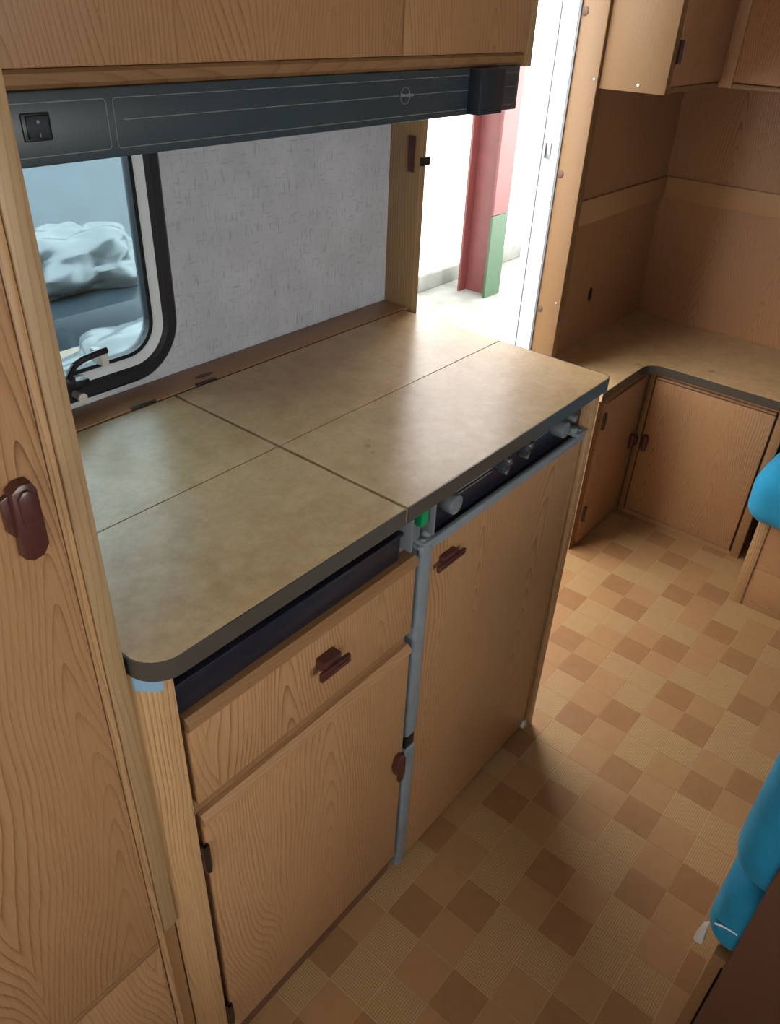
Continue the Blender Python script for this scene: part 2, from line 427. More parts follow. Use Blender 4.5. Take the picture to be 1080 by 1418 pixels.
# stay and catch of the kitchen window
st = B()
st.tube([(-0.178, 0.515, 0.952), (-0.176, 0.508, 0.968), (-0.170, 0.502, 0.981), (-0.158, 0.499, 0.987), (-0.140, 0.499, 0.989), (-0.118, 0.500, 0.990)], 0.0048, 10)
st.box(-0.200, -0.145, 0.512, 0.532, 0.942, 0.950, 0.002); st.box(-0.186, -0.168, 0.508, 0.530, 0.946, 0.962, 0.003)
sh = st.build('latch_handle', M['black'], win)
B().box(-0.128, -0.116, 0.500, 0.530, 0.966, 0.988, 0.002).build('latch_block', M['offwhite'], win)
B().cyl((-0.166, 0.530, 0.928), (0, -1, 0), 0.0055, 0.022, 14, bev=0.001).cyl((-0.166, 0.508, 0.928), (0, -1, 0), 0.0075, 0.006, 14, bev=0.001).build('fixing_stud', M['offwhite'], win)

# two added windows, unseen behind the camera, letting in fill daylight
s0, s1, z0, z1 = ADDED_SIDE_WIN
w2 = struct(B().ring((s0 - .02, s1 + .02, z0 - .02, z1 + .02), 0.05, [(0, Y0), (0.002, Y0 + .01), (0.03, Y0 + .01), (0.032, Y0)]).build('added_window_2', M['rubber']))
B().box(s0, s1, Y0 - 0.02, Y0 - 0.017, z0, z1).build('pane', M['clear'], w2)
s0, s1, z0, z1 = ADDED_END_WIN
bb = B(); bb.box(X0, X0 + .012, s0 - .02, s1 + .02, z0 - .02, z0 + .015, .003).box(X0, X0 + .012, s0 - .02, s1 + .02, z1 - .015, z1 + .02, .003)
bb.box(X0, X0 + .012, s0 - .02, s0 + .015, z0, z1, .003).box(X0, X0 + .012, s1 - .015, s1 + .02, z0, z1, .003)
w3 = struct(bb.build('added_window_3', M['rubber']))
B().box(X0 - 0.02, X0 - 0.017, s0, s1, z0, z1).build('pane', M['clear'], w3)

# doorway: posts and frame
jl = struct(B().box(0.557, DX0, 0.461, YW, 0.0, ZC - 0.01, 0.0015).build('trim_1', M['oak_grey']))
lt = B().prism([(0.480 - .006, 1.160), (0.480 + .006, 1.160), (0.480 + .0075, 1.222), (0.480 - .0075, 1.222)], 'x', 0.551, 0.5575, 0.002).build('latch_plate', M['brown'], jl)
B().box(0.556, 0.582, 0.4555, 0.462, 1.172, 1.188, 0.002).build('latch_hook', M['hinge'], jl)
jr = struct(B().box(DX1, DX1 + 0.03, 0.463, YW, 0.0, ZC - 0.01, 0.002).build('trim_2', M['pine']))
for z in (0.724, 1.074, 1.424, 0.38):
    B().cyl((DX1 + 0.002, 0.5235, z), (-1, 0, 0), 0.0100, 0.0035, 18, bev=0.001).build('screw_plug', M['plug'], jr)
for y, z in ((0.472, 1.29), (0.476, 0.75)):
    B().cyl((DX1 + 0.002, y, z), (-1, 0, 0), 0.0032, 0.0035, 12, bev=0.001).build('screw', M['metal'], jr)
dr = B()
dr.box(DX1 - 0.006, DX1 + 0.012, YW + 0.001, YW + 0.07, -0.02, DZ1, 0.003)
dr.box(DX0 - 0.0, DX0 + 0.004, YW + 0.001, YW + 0.04, -0.02, DZ1, 0.001)
dr.box(DX0, DX1, YW + T, YW + 0.05, DZ1 - 0.02, DZ1, 0.002)
dr.box(DX0, DX1, YW, YW + 0.06, -0.03, 0.0, 0.002)
dfr = struct(dr.build('door_1', M['white']))
B().box(DX1 - 0.0085, DX1 - 0.0055, YW + 0.0445, YW + 0.0475, -0.02, DZ1 - 0.02).build('frame_seam', M['grey'], dfr)
B().box(DX1 - 0.012, DX1 - 0.004, YW + 0.020, YW + 0.030, 1.105, 1.145, 0.002).cyl((DX1 - 0.010, YW + 0.036, 1.107), (0, 0, 1), 0.004, 0.036, 12).build('door_hinge', M['metal'], dfr)
B().box(DX1 - 0.004, DX1 + 0.001, YW - 0.004, YW + 0.012, 0, DZ1, 0.0005).build('rubber_seal', M['grey'], dfr)

# ------------------------------------------------------------------ wardrobe beside the kitchen
wd = thing('wardrobe', 'tall oak wardrobe with brown turn latch beside the worktop', 'wardrobe', (-0.75, 0.28, 0))
WY = 0.034
B().box(-1.10, -0.4255, WY + 0.010, YW - 0.013, 0.0, ZC - 0.02).build('body', M['oak_grey'], wd)
B().box(-0.4535, -0.445, WY, WY + 0.012, 0.0, ZC - 0.02, 0.001).build('stile', M['oak_post'], wd)
B().box(-0.4445, -0.4255, WY - 0.002, WY + 0.012, 0.442, ZC - 0.02, 0.001).build('corner_batten', M['oak_grey'], wd)
B().box(-0.4445, -0.4255, WY + 0.006, WY + 0.014, 0.0, 0.440, 0.001).build('lower_batten', M['oak_trim_z'], wd)
wdoor = B().box(-1.05, -0.4550, WY - 0.003, WY + 0.010, 0.436, 1.90, 0.002).build('door', M['oak'], wd)
hb = B()
hb.prism([(-0.4920, 1.0640), (-0.4870, 1.0600), (-0.4770, 1.0610), (-0.4710, 1.0700), (-0.4705, 1.1190), (-0.4740, 1.1270), (-0.4835, 1.1280), (-0.4910, 1.1230)], 'y', WY - 0.015, WY - 0.002, 0.003)
hb.prism([(-0.4970, 1.0890), (-0.4925, 1.0820), (-0.4895, 1.0820), (-0.4895, 1.1200), (-0.4970, 1.1170)], 'y', WY - 0.008, WY - 0.002, 0.001)
hb.prism([(-0.4875, 1.0960), (-0.4750, 1.0960), (-0.4745, 1.1180), (-0.4785, 1.1230), (-0.4835, 1.1230), (-0.4875, 1.1180)], 'y', WY - 0.018, WY - 0.014, 0.0015)
lab(hb.build('turn_latch', M['brown'], wdoor), 'oxblood brown plastic turn latch')
B().box(-1.05, -0.4550, WY - 0.001, WY + 0.010, 0.06, 0.424, 0.002).build('lower_panel', M['oak'], wd)
B().box(-1.05, -0.4550, WY - 0.004, WY + 0.010, 0.4245, 0.4355, 0.003).build('rail', M['oak_trim'], wd)

# ------------------------------------------------------------------ kitchen cabinet
kc = thing('kitchen_cabinet', 'oak kitchen base cabinet with one drawer above a door, left of the refrigerator', 'cabinet', (-0.18, 0.28, 0))
B().box(-0.384, 0.018, 0.036, 0.465, 0.078, 0.8745).build('body', M['plinth'], kc)
B().box(-0.384, 0.022, 0.034, 0.050, 0.0, 0.078).build('plinth', M['plinth'], kc)
B().prism([(-0.4235, 0.050), (-0.4235, 0.040), (-0.402, 0.0165), (-0.3865, 0.0165), (-0.3865, 0.050)], 'z', 0.0, 0.8755, 0.0006).build('corner_post', M['oak_post'], kc)
B().prism([(-0.4200, 0.0360), (-0.4180, 0.0330), (-0.4040, 0.0155), (-0.3985, 0.0150), (-0.3985, 0.0175), (-0.4025, 0.0180), (-0.4170, 0.0375)], 'z', 0.853, 0.8752).build('protective_film', M['tape'], kc)
rec = B(); rec.box(-0.3855, -0.0115, 0.026, 0.0355, 0.792, 0.834, 0.001); rec.box(-0.3855, -0.0115, 0.020, 0.0355, 0.836, 0.841, 0.001); rec.box(-0.3855, -0.0115, 0.024, 0.0355, 0.848, 0.8745, 0.001); rec.box(-0.3855, -0.0115, 0.031, 0.0355, 0.834, 0.850)
rec.build('recess_rail', M['navy'], kc)
dw = B().box(-0.3800, 0.0160, 0.0155, 0.0350, 0.648, 0.7700, 0.001).build('drawer', M['oak'], kc)
mo = B().prism([(0.0350, 0.7705), (0.0165, 0.7705), (0.0110, 0.7760), (0.0115, 0.7840), (0.0180, 0.7905), (0.0350, 0.7905)], 'x', -0.3800, 0.0160); mo.build('moulding', M['oak_trim'], dw)
hd = B(); hd.box(-0.196, -0.141, -0.0060, 0.0005, 0.7165, 0.7310, 0.0022); hd.box(-0.186, -0.154, -0.001, 0.0155, 0.7240, 0.7400, 0.002)
hd.box(-0.190, -0.147, -0.0078, -0.005, 0.7205, 0.7275, 0.0012)
lab(hd.build('handle', M['brown'], dw), 'oxblood brown drawer handle')
B().box(-0.3800, 0.0160, 0.0265, 0.0355, 0.6180, 0.6475).build('rail', M['oak_trim'], kc)
kd = B().box(-0.3780, 0.0160, 0.0150, 0.0340, 0.0780, 0.6020, 0.001).build('door', M['oak'], kc)
mo = B().prism([(0.0340, 0.6025), (0.0170, 0.6025), (0.0115, 0.6080), (0.0120, 0.6150), (0.0190, 0.6210), (0.0340, 0.6210)], 'x', -0.3780, 0.0160); mo.build('moulding', M['oak_x'], kd)
lk = B(); lk.prism([(-0.012, 0.366), (-0.006, 0.384), (0.004, 0.388), (0.0120, 0.378), (0.0130, 0.335), (0.009, 0.322), (0.002, 0.336), (-0.008, 0.346)], 'y', 0.002, 0.0150, 0.003)
lk.prism([(0.006, 0.310), (0.0155, 0.308), (0.0155, 0.378), (0.009, 0.380)], 'y', 0.008, 0.0152, 0.002)
lab(lk.build('turn_latch', M['brown'], kd), 'oxblood brown turn latch')
B().box(-0.3865, -0.3765, 0.0100, 0.0155, 0.523, 0.572, 0.001).cyl((-0.3815, 0.0105, 0.523), (0, 0, 1), 0.0035, 0.049, 12).build('hinge', M['hinge'], kd)
B().box(-0.3865, -0.3765, 0.0100, 0.0155, 0.120, 0.170, 0.001).cyl((-0.3815, 0.0105, 0.120), (0, 0, 1), 0.0035, 0.05, 12).build('hinge', M['hinge'], kd)

# ------------------------------------------------------------------ refrigerator
fr = thing('refrigerator', 'built-in refrigerator with oak door panel, grey-blue frame and control strip', 'refrigerator', (0.275, 0.28, 0))
B().box(0.034, 0.520, 0.052, 0.500, 0.006, 0.785).build('body', M['grey'], fr)
fd = B().box(0.058, 0.508, 0.0225, 0.048, 0.022, 0.777).build('door_panel', M['oak'], fr)
b = B()
b.box(0.0300, 0.0590, 0.0175, 0.050, 0.392, 0.793, 0.006, 3); b.box(0.0300, 0.0590, 0.0175, 0.050, 0.016, 0.362, 0.006, 3); b.box(0.0330, 0.0590, 0.026, 0.050, 0.355, 0.40)
b.box(0.030, 0.518, 0.0190, 0.0290, 0.776, 0.793, 0.003, 3)
b.build('door_frame', M['grey_blue'], fr)
B().box(0.507, 0.518, 0.0205, 0.050, 0.012, 0.778, 0.002).build('side_strip', M['oak_trim_z'], fr)
B().box(0.0290, 0.052, 0.0185, 0.030, 0.366, 0.388, 0.002).build('door_catch', M['black'], fr)
B().box(0.502, 0.516, 0.016, 0.034, 0.008, 0.030, 0.003).build('bottom_pivot', M['offwhite'], fr)
h = B(); h.box(0.066, 0.136, 0.0085, 0.0145, 0.7315, 0.7425, 0.002); h.box(0.082, 0.118, 0.012, 0.0225, 0.7380, 0.7500, 0.002); h.box(0.072, 0.131, 0.0070, 0.0095, 0.7360, 0.7395, 0.0008)
lab(h.build('handle', M['brown'], fd), 'oxblood brown door handle')
cp = B(); cp.box(0.046, 0.5205, 0.0360, 0.050, 0.786, 0.8745, 0.001); cp.box(0.060, 0.5170, 0.0295, 0.0365, 0.778, 0.7900)
cp = cp.build('control_panel', M['navy'], fr)
for q in ((0.118, 0.226, 0.8335, 0.8350), (0.118, 0.226, 0.8270, 0.8285), (0.264, 0.284, 0.828, 0.8315), (0.330, 0.398, 0.832, 0.8335)):
    B().box(q[0], q[1], 0.0345, 0.0365, q[2], q[3]).build('print_line', M['print'], cp)
b = B().cyl((0.098, 0.0365, 0.837), (0, -1, 0), 0.0155, 0.026, 12, bev=0.0015); b.build('control_knob', M['grey'], cp)
b = B().cyl((0.420, 0.0365, 0.834), (0, -1, 0), 0.0145, 0.024, 28, bev=0.0015); b.build('control_knob', M['grey'], cp)
b = B().cyl((0.448, 0.0365, 0.846), (0, -1, 0), 0.0066, 0.026, 16, bev=0.001); b.build('ignition_button', M['grey'], cp)
for x, z in ((0.245, 0.841), (0.306, 0.844)):
    b = B().cyl((x, 0.0365, z), (0, -1, 0), 0.0130, 0.016, 16, bev=0.001)
    for k in range(8):
        a = 2 * math.pi * (k + 0.5) / 8
        b.cyl((x + 0.0125 * math.cos(a), 0.0360, z + 0.0125 * math.sin(a)), (0, -1, 0), 0.0030, 0.018, 8)
    kn = b.build('gas_knob', M['gloss'], cp)
    B().cyl((x, 0.0210, z + 0.005), (0, -1, 0), 0.0045, 0.007, 12, bev=0.001).build('knob_cap', M['metal'], kn)
    B().cyl((x + 0.003, 0.0350, z - 0.018), (0, -1, 0), 0.0048, 0.016, 12, bev=0.001).build('indicator_lens', M['metal'], cp)
br = B(); br.box(-0.0095, -0.0055, 0.008, 0.0345, 0.812, 0.8745, 0.001); br.box(0.0405, 0.0440, 0.008, 0.0345, 0.815, 0.8745, 0.001); br.box(-0.0055, 0.0405, 0.0305, 0.0345, 0.800, 0.8745)
br = br.build('switch_bracket', M['grey'], fr)
lab(B().box(0.0200, 0.0370, 0.014, 0.0310, 0.834, 0.868, 0.003).build('rocker_switch', M['green'], br), 'green rocker switch')
for x, s in ((0.046, 1), (0.494, -1)):
    b = B(); b.box(x - 0.014, x + 0.020, 0.014, 0.050, 0.7935, 0.801, 0.002); b.cyl((x + 0.008 * s, 0.030, 0.7990), (0, 0, 1), 0.0085, 0.011, 18, bev=0.001); b.cyl((x - 0.006 * s, 0.024, 0.7990), (0, 0, 1), 0.0045, 0.004, 12, bev=0.0008)
    b.build('hinge_bracket', M['grey_blue'], fr)
ep = tag(B().box(0.5215, 0.540, 0.0150, YW - 0.075, 0.0, 0.8755, 0.001).build('end_panel', M['oak_post']), 'narrow upright oak end panel closing the refrigerator housing by the doorway', 'panel')

# ------------------------------------------------------------------ worktop
def board(name, parent, pts, z0, z1, mat): return B().prism(pts, 'z', z0, z1, 0.0005, seg=1).build(name, mat, parent)
def arc(cx, cy, r, a0, a1, n=8):
    return [(cx + r * math.cos(math.radians(a0 + (a1 - a0) * k / n)), cy + r * math.sin(math.radians(a0 + (a1 - a0) * k / n))) for k in range(n + 1)]
ZT, ZB = 0.900, 0.876
YS = 0.2325
tl = thing('worktop_lid', 'mottled tan worktop lid with rounded corner above the drawer cabinet', 'worktop', (-0.23, 0.235, ZB))
fl_pts = arc(-0.384, 0.037, 0.0355, 180, 270) + [(-0.036, 0.0015), (-0.036, YS - 0.0006), (-0.4195, YS - 0.0006)]
board('front_panel', tl, fl_pts, ZB, ZT, M['formica'])
board('back_panel', tl, [(-0.4195, YS + 0.0006), (-0.036, YS + 0.0006), (-0.036, 0.467), (-0.4195, 0.467)], ZB, ZT, M['formica'])
def edge_strip(name, parent, path, t, z0, z1):
    """dark band following an open outline path (x,y), thickness t outwards on the right-hand side"""
    out = []
    for i, p in enumerate(path):
        a = Vector(path[max(i - 1, 0)]); c = Vector(path[min(i + 1, len(path) - 1)]); d = (c - a).normalized()
        out.append((p[0] + d.y * t, p[1] - d.x * t))
    return B().prism(list(path) + out[::-1], 'z', z0, z1).build(name, M['edge'], parent)
edge_strip('edge_band', tl, [(-0.4195, 0.2)] + arc(-0.384, 0.037, 0.0355, 180, 270) + [(-0.036, 0.0015)], 0.0018, ZB - 0.0004, ZT - 0.0003)
tr = thing('worktop_lid', 'mottled tan worktop lid above the refrigerator, reflecting the doorway light', 'worktop', (0.25, 0.235, ZB))
board('front_panel', tr, [(-0.0305, 0.0015)] + arc(0.526, 0.0135, 0.012, 270, 360, 5) + [(0.538, YS - 0.0006), (-0.0305, YS - 0.0006)], ZB, ZT, M['formica'])
board('back_panel', tr, [(-0.0305, YS + 0.0006), (0.538, YS + 0.0006), (0.538, 0.467), (-0.0305, 0.467)], ZB, ZT, M['formica'])
edge_strip('edge_band', tr, [(-0.0305, 0.0015)] + arc(0.526, 0.0135, 0.012, 270, 360, 5) + [(0.538, 0.466)], 0.0018, ZB - 0.0004, ZT - 0.0003)
# ledge along the wall with hinges
lg = tag(B().box(-0.4195, 0.5560, 0.4715, YW - 0.0005, 0.862, 0.9010, 0.001).build('back_ledge', M['oak_x'], base=(0.06, 0.50, 0.862)), 'narrow brown wooden ledge between worktop and wallpapered wall', 'ledge')
B().box(-0.060, 0.540, 0.4675, 0.4715, 0.870, 0.8990).build('hinge_gap', M['gap'], lg)
for xa, xb in ((-0.110, -0.066), (0.012, 0.052)):
    B().box(xa, xb, 0.4690, 0.4765, 0.8985, 0.9025, 0.001).build('hinge', M['hinge'], lg)
B().prism([(0.045 + 0.018 * math.cos(a * math.pi / 8), 0.494 + 0.006 * math.sin(a * math.pi / 8)) for a in range(16)], 'z', 0.9008, 0.9014).build('hinge_recess', M['plug'], lg)

# ------------------------------------------------------------------ overhead cupboard and fascia
oh = thing('overhead_cupboard', 'oak overhead cupboard with two flap doors above the slate fascia', 'cupboard', (0.07, 0.40, 1.352))
B().box(-0.424, 0.546, 0.272, YW - 0.001, 1.372, ZC - 0.01).build('body', M['oak_grey'], oh)
B().box(-0.424, 0.2325, 0.2545, 0.272, 1.3700, 1.90, 0.0015).build('door', M['oak'], oh)
B().box(0.2360, 0.5440, 0.2545, 0.272, 1.3700, 1.90, 0.0015).build('door', M['oak'], oh)
B().prism([(0.300, 1.3530), (0.2600, 1.3530), (0.2560, 1.3570), (0.2565, 1.3655), (0.2600, 1.3690), (0.300, 1.3720)], 'x', -0.424, 0.5440).build('bottom_moulding', M['oak_trim'], oh)
B().box(0.5450, 0.5580, 0.2500, YW - 0.002, 1.3500, ZC - 0.01, 0.0015).build('end_panel', M['oak_grey'], oh)
fa = thing('light_fascia', 'slate blue plastic light fascia with rocker switch under the overhead cupboard', 'light panel', (0.05, 0.28, 1.29))
FY = 0.2540
B().box(-0.424, 0.5330, FY, 0.300, 1.2905, 1.3525, 0.002).build('housing', M['slate'], fa)
def outline(x0, x1, z0, z1, r, nm, w=0.0007, n=5):
    B().ring((x0, x1, z0, z1), r, [(0, FY - 0.0003), (w, FY - 0.0003), (w, FY + 0.0005), (0, FY + 0.0005)], n).build(nm, M['print'], fa)
outline(-0.40, -0.2175, 1.2985, 1.3435, 0.004, 'outline_print')
outline(-0.2105, 0.5280, 1.2985, 1.3435, 0.004, 'outline_print')
for xa, xb in ((-0.2000, 0.229), (0.262, 0.5230)):
    B().box(xa, xb, FY - 0.0003, FY + 0.0005, 1.3235, 1.3242).build('line_print', M['print'], fa)
outline(0.2325, 0.2535, 1.3130, 1.3340, 0.0104, 'logo_ring', n=8)
b = B()
for k in range(9): b.box(0.2345 + 0.0030 * k, 0.2369 + 0.0030 * k, FY - 0.0003, FY + 0.0005, 1.3222, 1.3252 + (0.0012 if k in (0, 5) else 0))
b.build('logo_lettering', M['print'], fa)['kind'] = 'stuff'
sw = B().box(-0.306, -0.278, FY - 0.002, FY + 0.001, 1.3120, 1.3355, 0.0015).build('rocker_switch', M['black'], fa)
b = B().prism([(FY - 0.002, 1.3145), (FY - 0.005, 1.3150), (FY - 0.0025, 1.3240), (FY - 0.0045, 1.3330), (FY - 0.002, 1.3335)], 'x', -0.3025, -0.2815); b.build('rocker', M['slate_dark'], sw)
B().cyl((-0.292, FY - 0.0036, 1.3285), (0, -1, 0), 0.0016, 0.001, 12).box(-0.2925, -0.2915, FY - 0.0050, FY - 0.004, 1.3160, 1.3195).build('switch_mark', M['print'], sw)
B().box(0.392, 0.455, 0.2310, FY + 0.001, 1.2915, 1.3515, 0.002).build('lamp_block', M['slate_dark'], fa)

# ------------------------------------------------------------------ corner: low cabinets, top, cupboards
ca = thing('corner_cabinet', 'narrow low corner cabinet with one reddish door hinged beside the doorway post', 'cabinet', (1.40, 0.42, 0))
B().box(1.262, 1.548, 0.302, YW - 0.008, 0.0, 0.512).build('body', M['plinth'], ca)
B().box(1.262, 1.552, 0.292, 0.302, 0.0, 0.014).build('plinth', M['oak_trim'], ca)
B().box(1.262, 1.552, 0.290, 0.302, 0.5000, 0.5135, 0.001).build('rail', M['oak_trim'], ca)
B().box(1.5300, 1.5515, 0.2850, 0.302, 0.0, 0.5135, 0.001).build('corner_post', M['oak_trim_z'], ca)
cdA = B().box(1.2620, 1.5270, 0.2850, 0.3010, 0.0155, 0.4980, 0.002).build('door', M['red_oak'], ca)
for z in (0.445, 0.125):
    B().box(1.256, 1.270, 0.2790, 0.2855, z - 0.026, z + 0.026, 0.001).cyl((1.2635, 0.2800, z - 0.026), (0, 0, 1), 0.0035, 0.052, 12).build('hinge', M['hinge'], cdA)
B().box(1.505, 1.524, 0.2700, 0.2855, 0.258, 0.308, 0.004).box(1.513, 1.530, 0.2640, 0.2720, 0.270, 0.300, 0.003).build('turn_latch', M['brown'], cdA)
B().box(1.2320, 1.2615, 0.2950, 0.4625, 0.0, 0.5135).build('side_panel', M['oak_trim_z'], ca)
cb = thing('corner_cabinet', 'low cabinet with one wide oak door in a moulded frame along the end wall', 'cabinet', (1.76, 0.08, 0))
B().box(1.570, X1 - 0.008, -0.128, 0.2995, 0.0, 0.512).build('body', M['plinth'], cb)
B().box(1.5555, 1.5705, 0.2660, 0.2840, 0.0, 0.5135, 0.001).build('stile', M['oak_trim_z'], cb)
B().box(1.5555, 1.5705, -0.1285, -0.1020, 0.0, 0.5135, 0.001).build('stile', M['oak_trim_z'], cb)
B().box(1.5555, 1.5705, -0.1020, 0.2660, 0.5015, 0.5135, 0.001).build('rail', M['oak_y'], cb)
B().box(1.5555, 1.5705, -0.1020, 0.2660, 0.0, 0.0160, 0.001).build('rail', M['oak_y'], cb)
cdB = B().box(1.5505, 1.5690, -0.0960, 0.2610, 0.0240, 0.4900, 0.0015).build('door', M['oak'], cb)
b = B(); b.prism([(1.5690, 0.4905), (1.5540, 0.4905), (1.5500, 0.4950), (1.5540, 0.5000), (1.5690, 0.5000)], 'y', -0.0960, 0.2610); b.build('moulding', M['oak_trim_y'], cdB)
b = B(); b.prism([(1.5690, 0.0170), (1.5540, 0.0170), (1.5515, 0.0205), (1.5540, 0.0235), (1.5690, 0.0235)], 'y', -0.0960, 0.2610); b.build('moulding', M['oak_trim_y'], cdB)
B().prism([(0.2400, 0.250), (0.2540, 0.250), (0.2580, 0.262), (0.2580, 0.296), (0.2520, 0.306), (0.2420, 0.306), (0.2370, 0.296), (0.2370, 0.262)], 'x', 1.5380, 1.5505, 0.003).build('turn_latch', M['brown'], cdB)
lt_pts = [(1.2615, YW - 0.0065), (1.2615, 0.4625), (1.2320, 0.4625), (1.2320, 0.2905)] + arc(1.4910, 0.2405, 0.05, 90, 0, 8) + [(1.5410, -0.131), (X1 - 0.0065, -0.131), (X1 - 0.0065, YW - 0.0065)]
ct = thing('corner_worktop', 'L-shaped brown laminate top over the low corner cabinets', 'worktop', (1.70, 0.40, 0.514))
board('top_panel', ct, lt_pts, 0.514, 0.540, M['formica'])
edge_strip('edge_band', ct, [(1.2320, 0.2905)] + arc(1.4910, 0.2405, 0.05, 90, 0, 8) + [(1.5410, -0.131)], 0.002, 0.5136, 0.5392)
# rails on the two walls
struct(B().box(DX1 + 0.031, X1 - 0.017, YW - 0.017, YW - 0.006, 0.922, 0.988, 0.001).build('trim_3', M['strip_x']))
struct(B().box(X1 - 0.017, X1 - 0.006, -1.2, YW - 0.006, 0.922, 0.988, 0.001).build('trim_4', M['strip_y']))
so = tag(B().prism([(1.553 + 0.011 * math.cos(a * math.pi / 10) , 0.690 + 0.022 * math.sin(a * math.pi / 10)) for a in range(20)], 'y', YW - 0.0085, YW - 0.0055, 0.0006).build('socket_plate', M['black'], base=(1.553, YW - 0.0055, 0.69)), 'small black oval socket plate on the corner wall panel', 'socket')
# overhead cupboards in the corner
oa = thing('corner_cupboard', 'overhead corner cupboard with pale lit side panel beside the doorway post', 'cupboard', (1.42, 0.42, 1.272))
B().box(1.2640, 1.600, 0.315, YW - 0.0065, 1.280, ZC - 0.01).build('body', M['oak_trim_z'], oa)
B().box(1.2400, 1.2560, 0.2980, 0.4620, 1.2720, ZC - 0.01, 0.0015).build('side_panel', M['pine'], oa)
B().box(1.2565, 1.2720, 0.3000, 0.3150, 1.2740, ZC - 0.01, 0.001).build('stile', M['oak_trim_z'], oa)
B().box(1.2730, 1.584, 0.3030, 0.3150, 1.2740, 1.2860, 0.002).build('moulding', M['oak_trim'], oa)
od = B().box(1.2730, 1.584, 0.2990, 0.3150, 1.2880, 1.90, 0.0015).build('door', M['red_oak'], oa)
B().box(1.268, 1.279, 0.2920, 0.2995, 1.333, 1.380, 0.001).cyl((1.2735, 0.2935, 1.333), (0, 0, 1), 0.0035, 0.047, 12).build('hinge', M['hinge'], od)
B().cyl((1.2405, 0.365, 1.287), (-1, 0, 0), 0.003, 0.002, 12).build('screw', M['metal'], oa)
ob = thing('corner_cupboard', 'overhead cupboard running along the end wall above the wide low door', 'cupboard', (1.78, -0.2, 1.272))
B().box(1.606, X1 - 0.0065, -1.2, 0.3145, 1.280, ZC - 0.01).build('body', M['oak_trim_z'], ob)
B().box(1.5895, 1.6055, 0.2700, 0.3140, 1.2740, ZC - 0.01, 0.001).build('stile', M['red_oak'], ob)
B().box(1.5880, 1.6055, -0.40, 0.2690, 1.2740, 1.2860, 0.002).build('moulding', M['oak_trim_y'], ob)
B().box(1.5895, 1.6055, -0.40, 0.2690, 1.2880, 1.90, 0.0015).build('door', M['red_oak'], ob)
B().box(1.5880, 1.6055, -1.2, -0.402, 1.2740, 1.2860, 0.002).build('moulding', M['oak_trim_y'], ob)
B().box(1.5895, 1.6055, -1.2, -0.402, 1.2880, 1.90, 0.0015).build('door', M['red_oak'], ob)

# ------------------------------------------------------------------ dinette benches
def cushion(x0, x1, y0, y1, z0, z1, r, seed, puff=0.008):
    t = bmesh.new(); nx, ny, nz = 14, 14, 6
    bmesh.ops.create_cube(t, size=1.0)
    for v in t.verts: v.co = Vector((x0 + (v.co.x + .5) * (x1 - x0), y0 + (v.co.y + .5) * (y1 - y0), z0 + (v.co.z + .5) * (z1 - z0)))
    bmesh.ops.bevel(t, geom=t.edges[:], offset=r, segments=5, profile=0.5, affect='EDGES')
    bmesh.ops.subdivide_edges(t, edges=[e for e in t.edges if e.calc_length() > 0.06], cuts=6, use_grid_fill=True)
    from mathutils import noise as mn
    cx, cy, cz = (x0 + x1) / 2, (y0 + y1) / 2, (z0 + z1) / 2
    for v in t.verts:
        p = v.co; k = mn.noise(p * 7 + Vector((seed, 0, 0))) * 0.006 + mn.noise(p * 22 + Vector((0, seed, 0))) * 0.0022
        u = 1 - ((p.x - cx) / (x1 - x0) * 2) ** 2; w = 1 - ((p.y - cy) / (y1 - y0) * 2) ** 2
        d = (p - Vector((cx, cy, cz))).normalized()
        v.co += d * k + Vector((0, 0, (1 if p.z > cz else -0.2) * puff * max(0, u) * max(0, w)))
    b = B(); b._merge(t); return b
fb = thing('dinette_bench', 'oak bench base with upright corner post beside the low end-wall cabinet', 'bench', (1.62, -0.70, 0))
B().box(1.336, 1.354, -0.2120, -0.1820, 0.0, 0.283, 0.001).build('corner_post', M['oak_post'], fb)
B().box(1.339, 1.354, -1.40, -0.2125, 0.134, 0.283, 0.001).build('front_panel', M['oak_y'], fb)
B().box(1.339, 1.354, -1.40, -0.2125, 0.0, 0.1325, 0.001).build('kick_panel', M['oak_y'], fb)
B().box(1.3545, X1 - 0.0065, -0.200, -0.184, 0.0, 0.283).build('side_panel', M['oak'], fb)
B().box(1.3545, X1 - 0.0065, -1.40, -0.2005, 0.265, 0.283).build('seat_board', M['oak_x'], fb)
fc = cushion(1.285, 1.80, -1.38, -0.141, 0.286, 0.452, 0.050, 3).build('seat_cushion', M['velour'], base=(1.55, -0.75, 0.286))
tag(fc, 'turquoise velour seat cushion on the bench by the end-wall cabinet', 'cushion')
nb = thing('dinette_bench', 'wooden bench base against the dark brown partition panel', 'bench', (0.35, -0.9, 0))
tag(B().box(0.078, 0.0975, -1.45, -0.533, 0.0, 0.80, 0.002).build('partition_panel', M['dark_oak'], base=(0.088, -0.99, 0)), 'dark brown wooden partition panel behind the turquoise backrest', 'panel')
B().box(0.0985, 0.118, -0.5305, -0.5140, 0.0, 0.284, 0.001).build('corner_post', M['oak_trim_z'], nb)
B().box(0.1185, 0.56, -0.5290, -0.5160, 0.0, 0.284).build('side_panel', M['oak'], nb)
B().box(0.5605, 0.575, -1.45, -0.5160, 0.0, 0.284).build('front_panel', M['oak_y'], nb)
B().box(0.0985, 0.56, -1.45, -0.5295, 0.266, 0.284).build('seat_board', M['oak_x'], nb)
nc = cushion(0.101, 0.60, -1.42, -0.488, 0.287, 0.425, 0.035, 8).build('seat_cushion', M['velour'], base=(0.35, -0.95, 0.287))
tag(nc, 'turquoise velour seat cushion with chrome catch beside the dark partition panel', 'cushion')
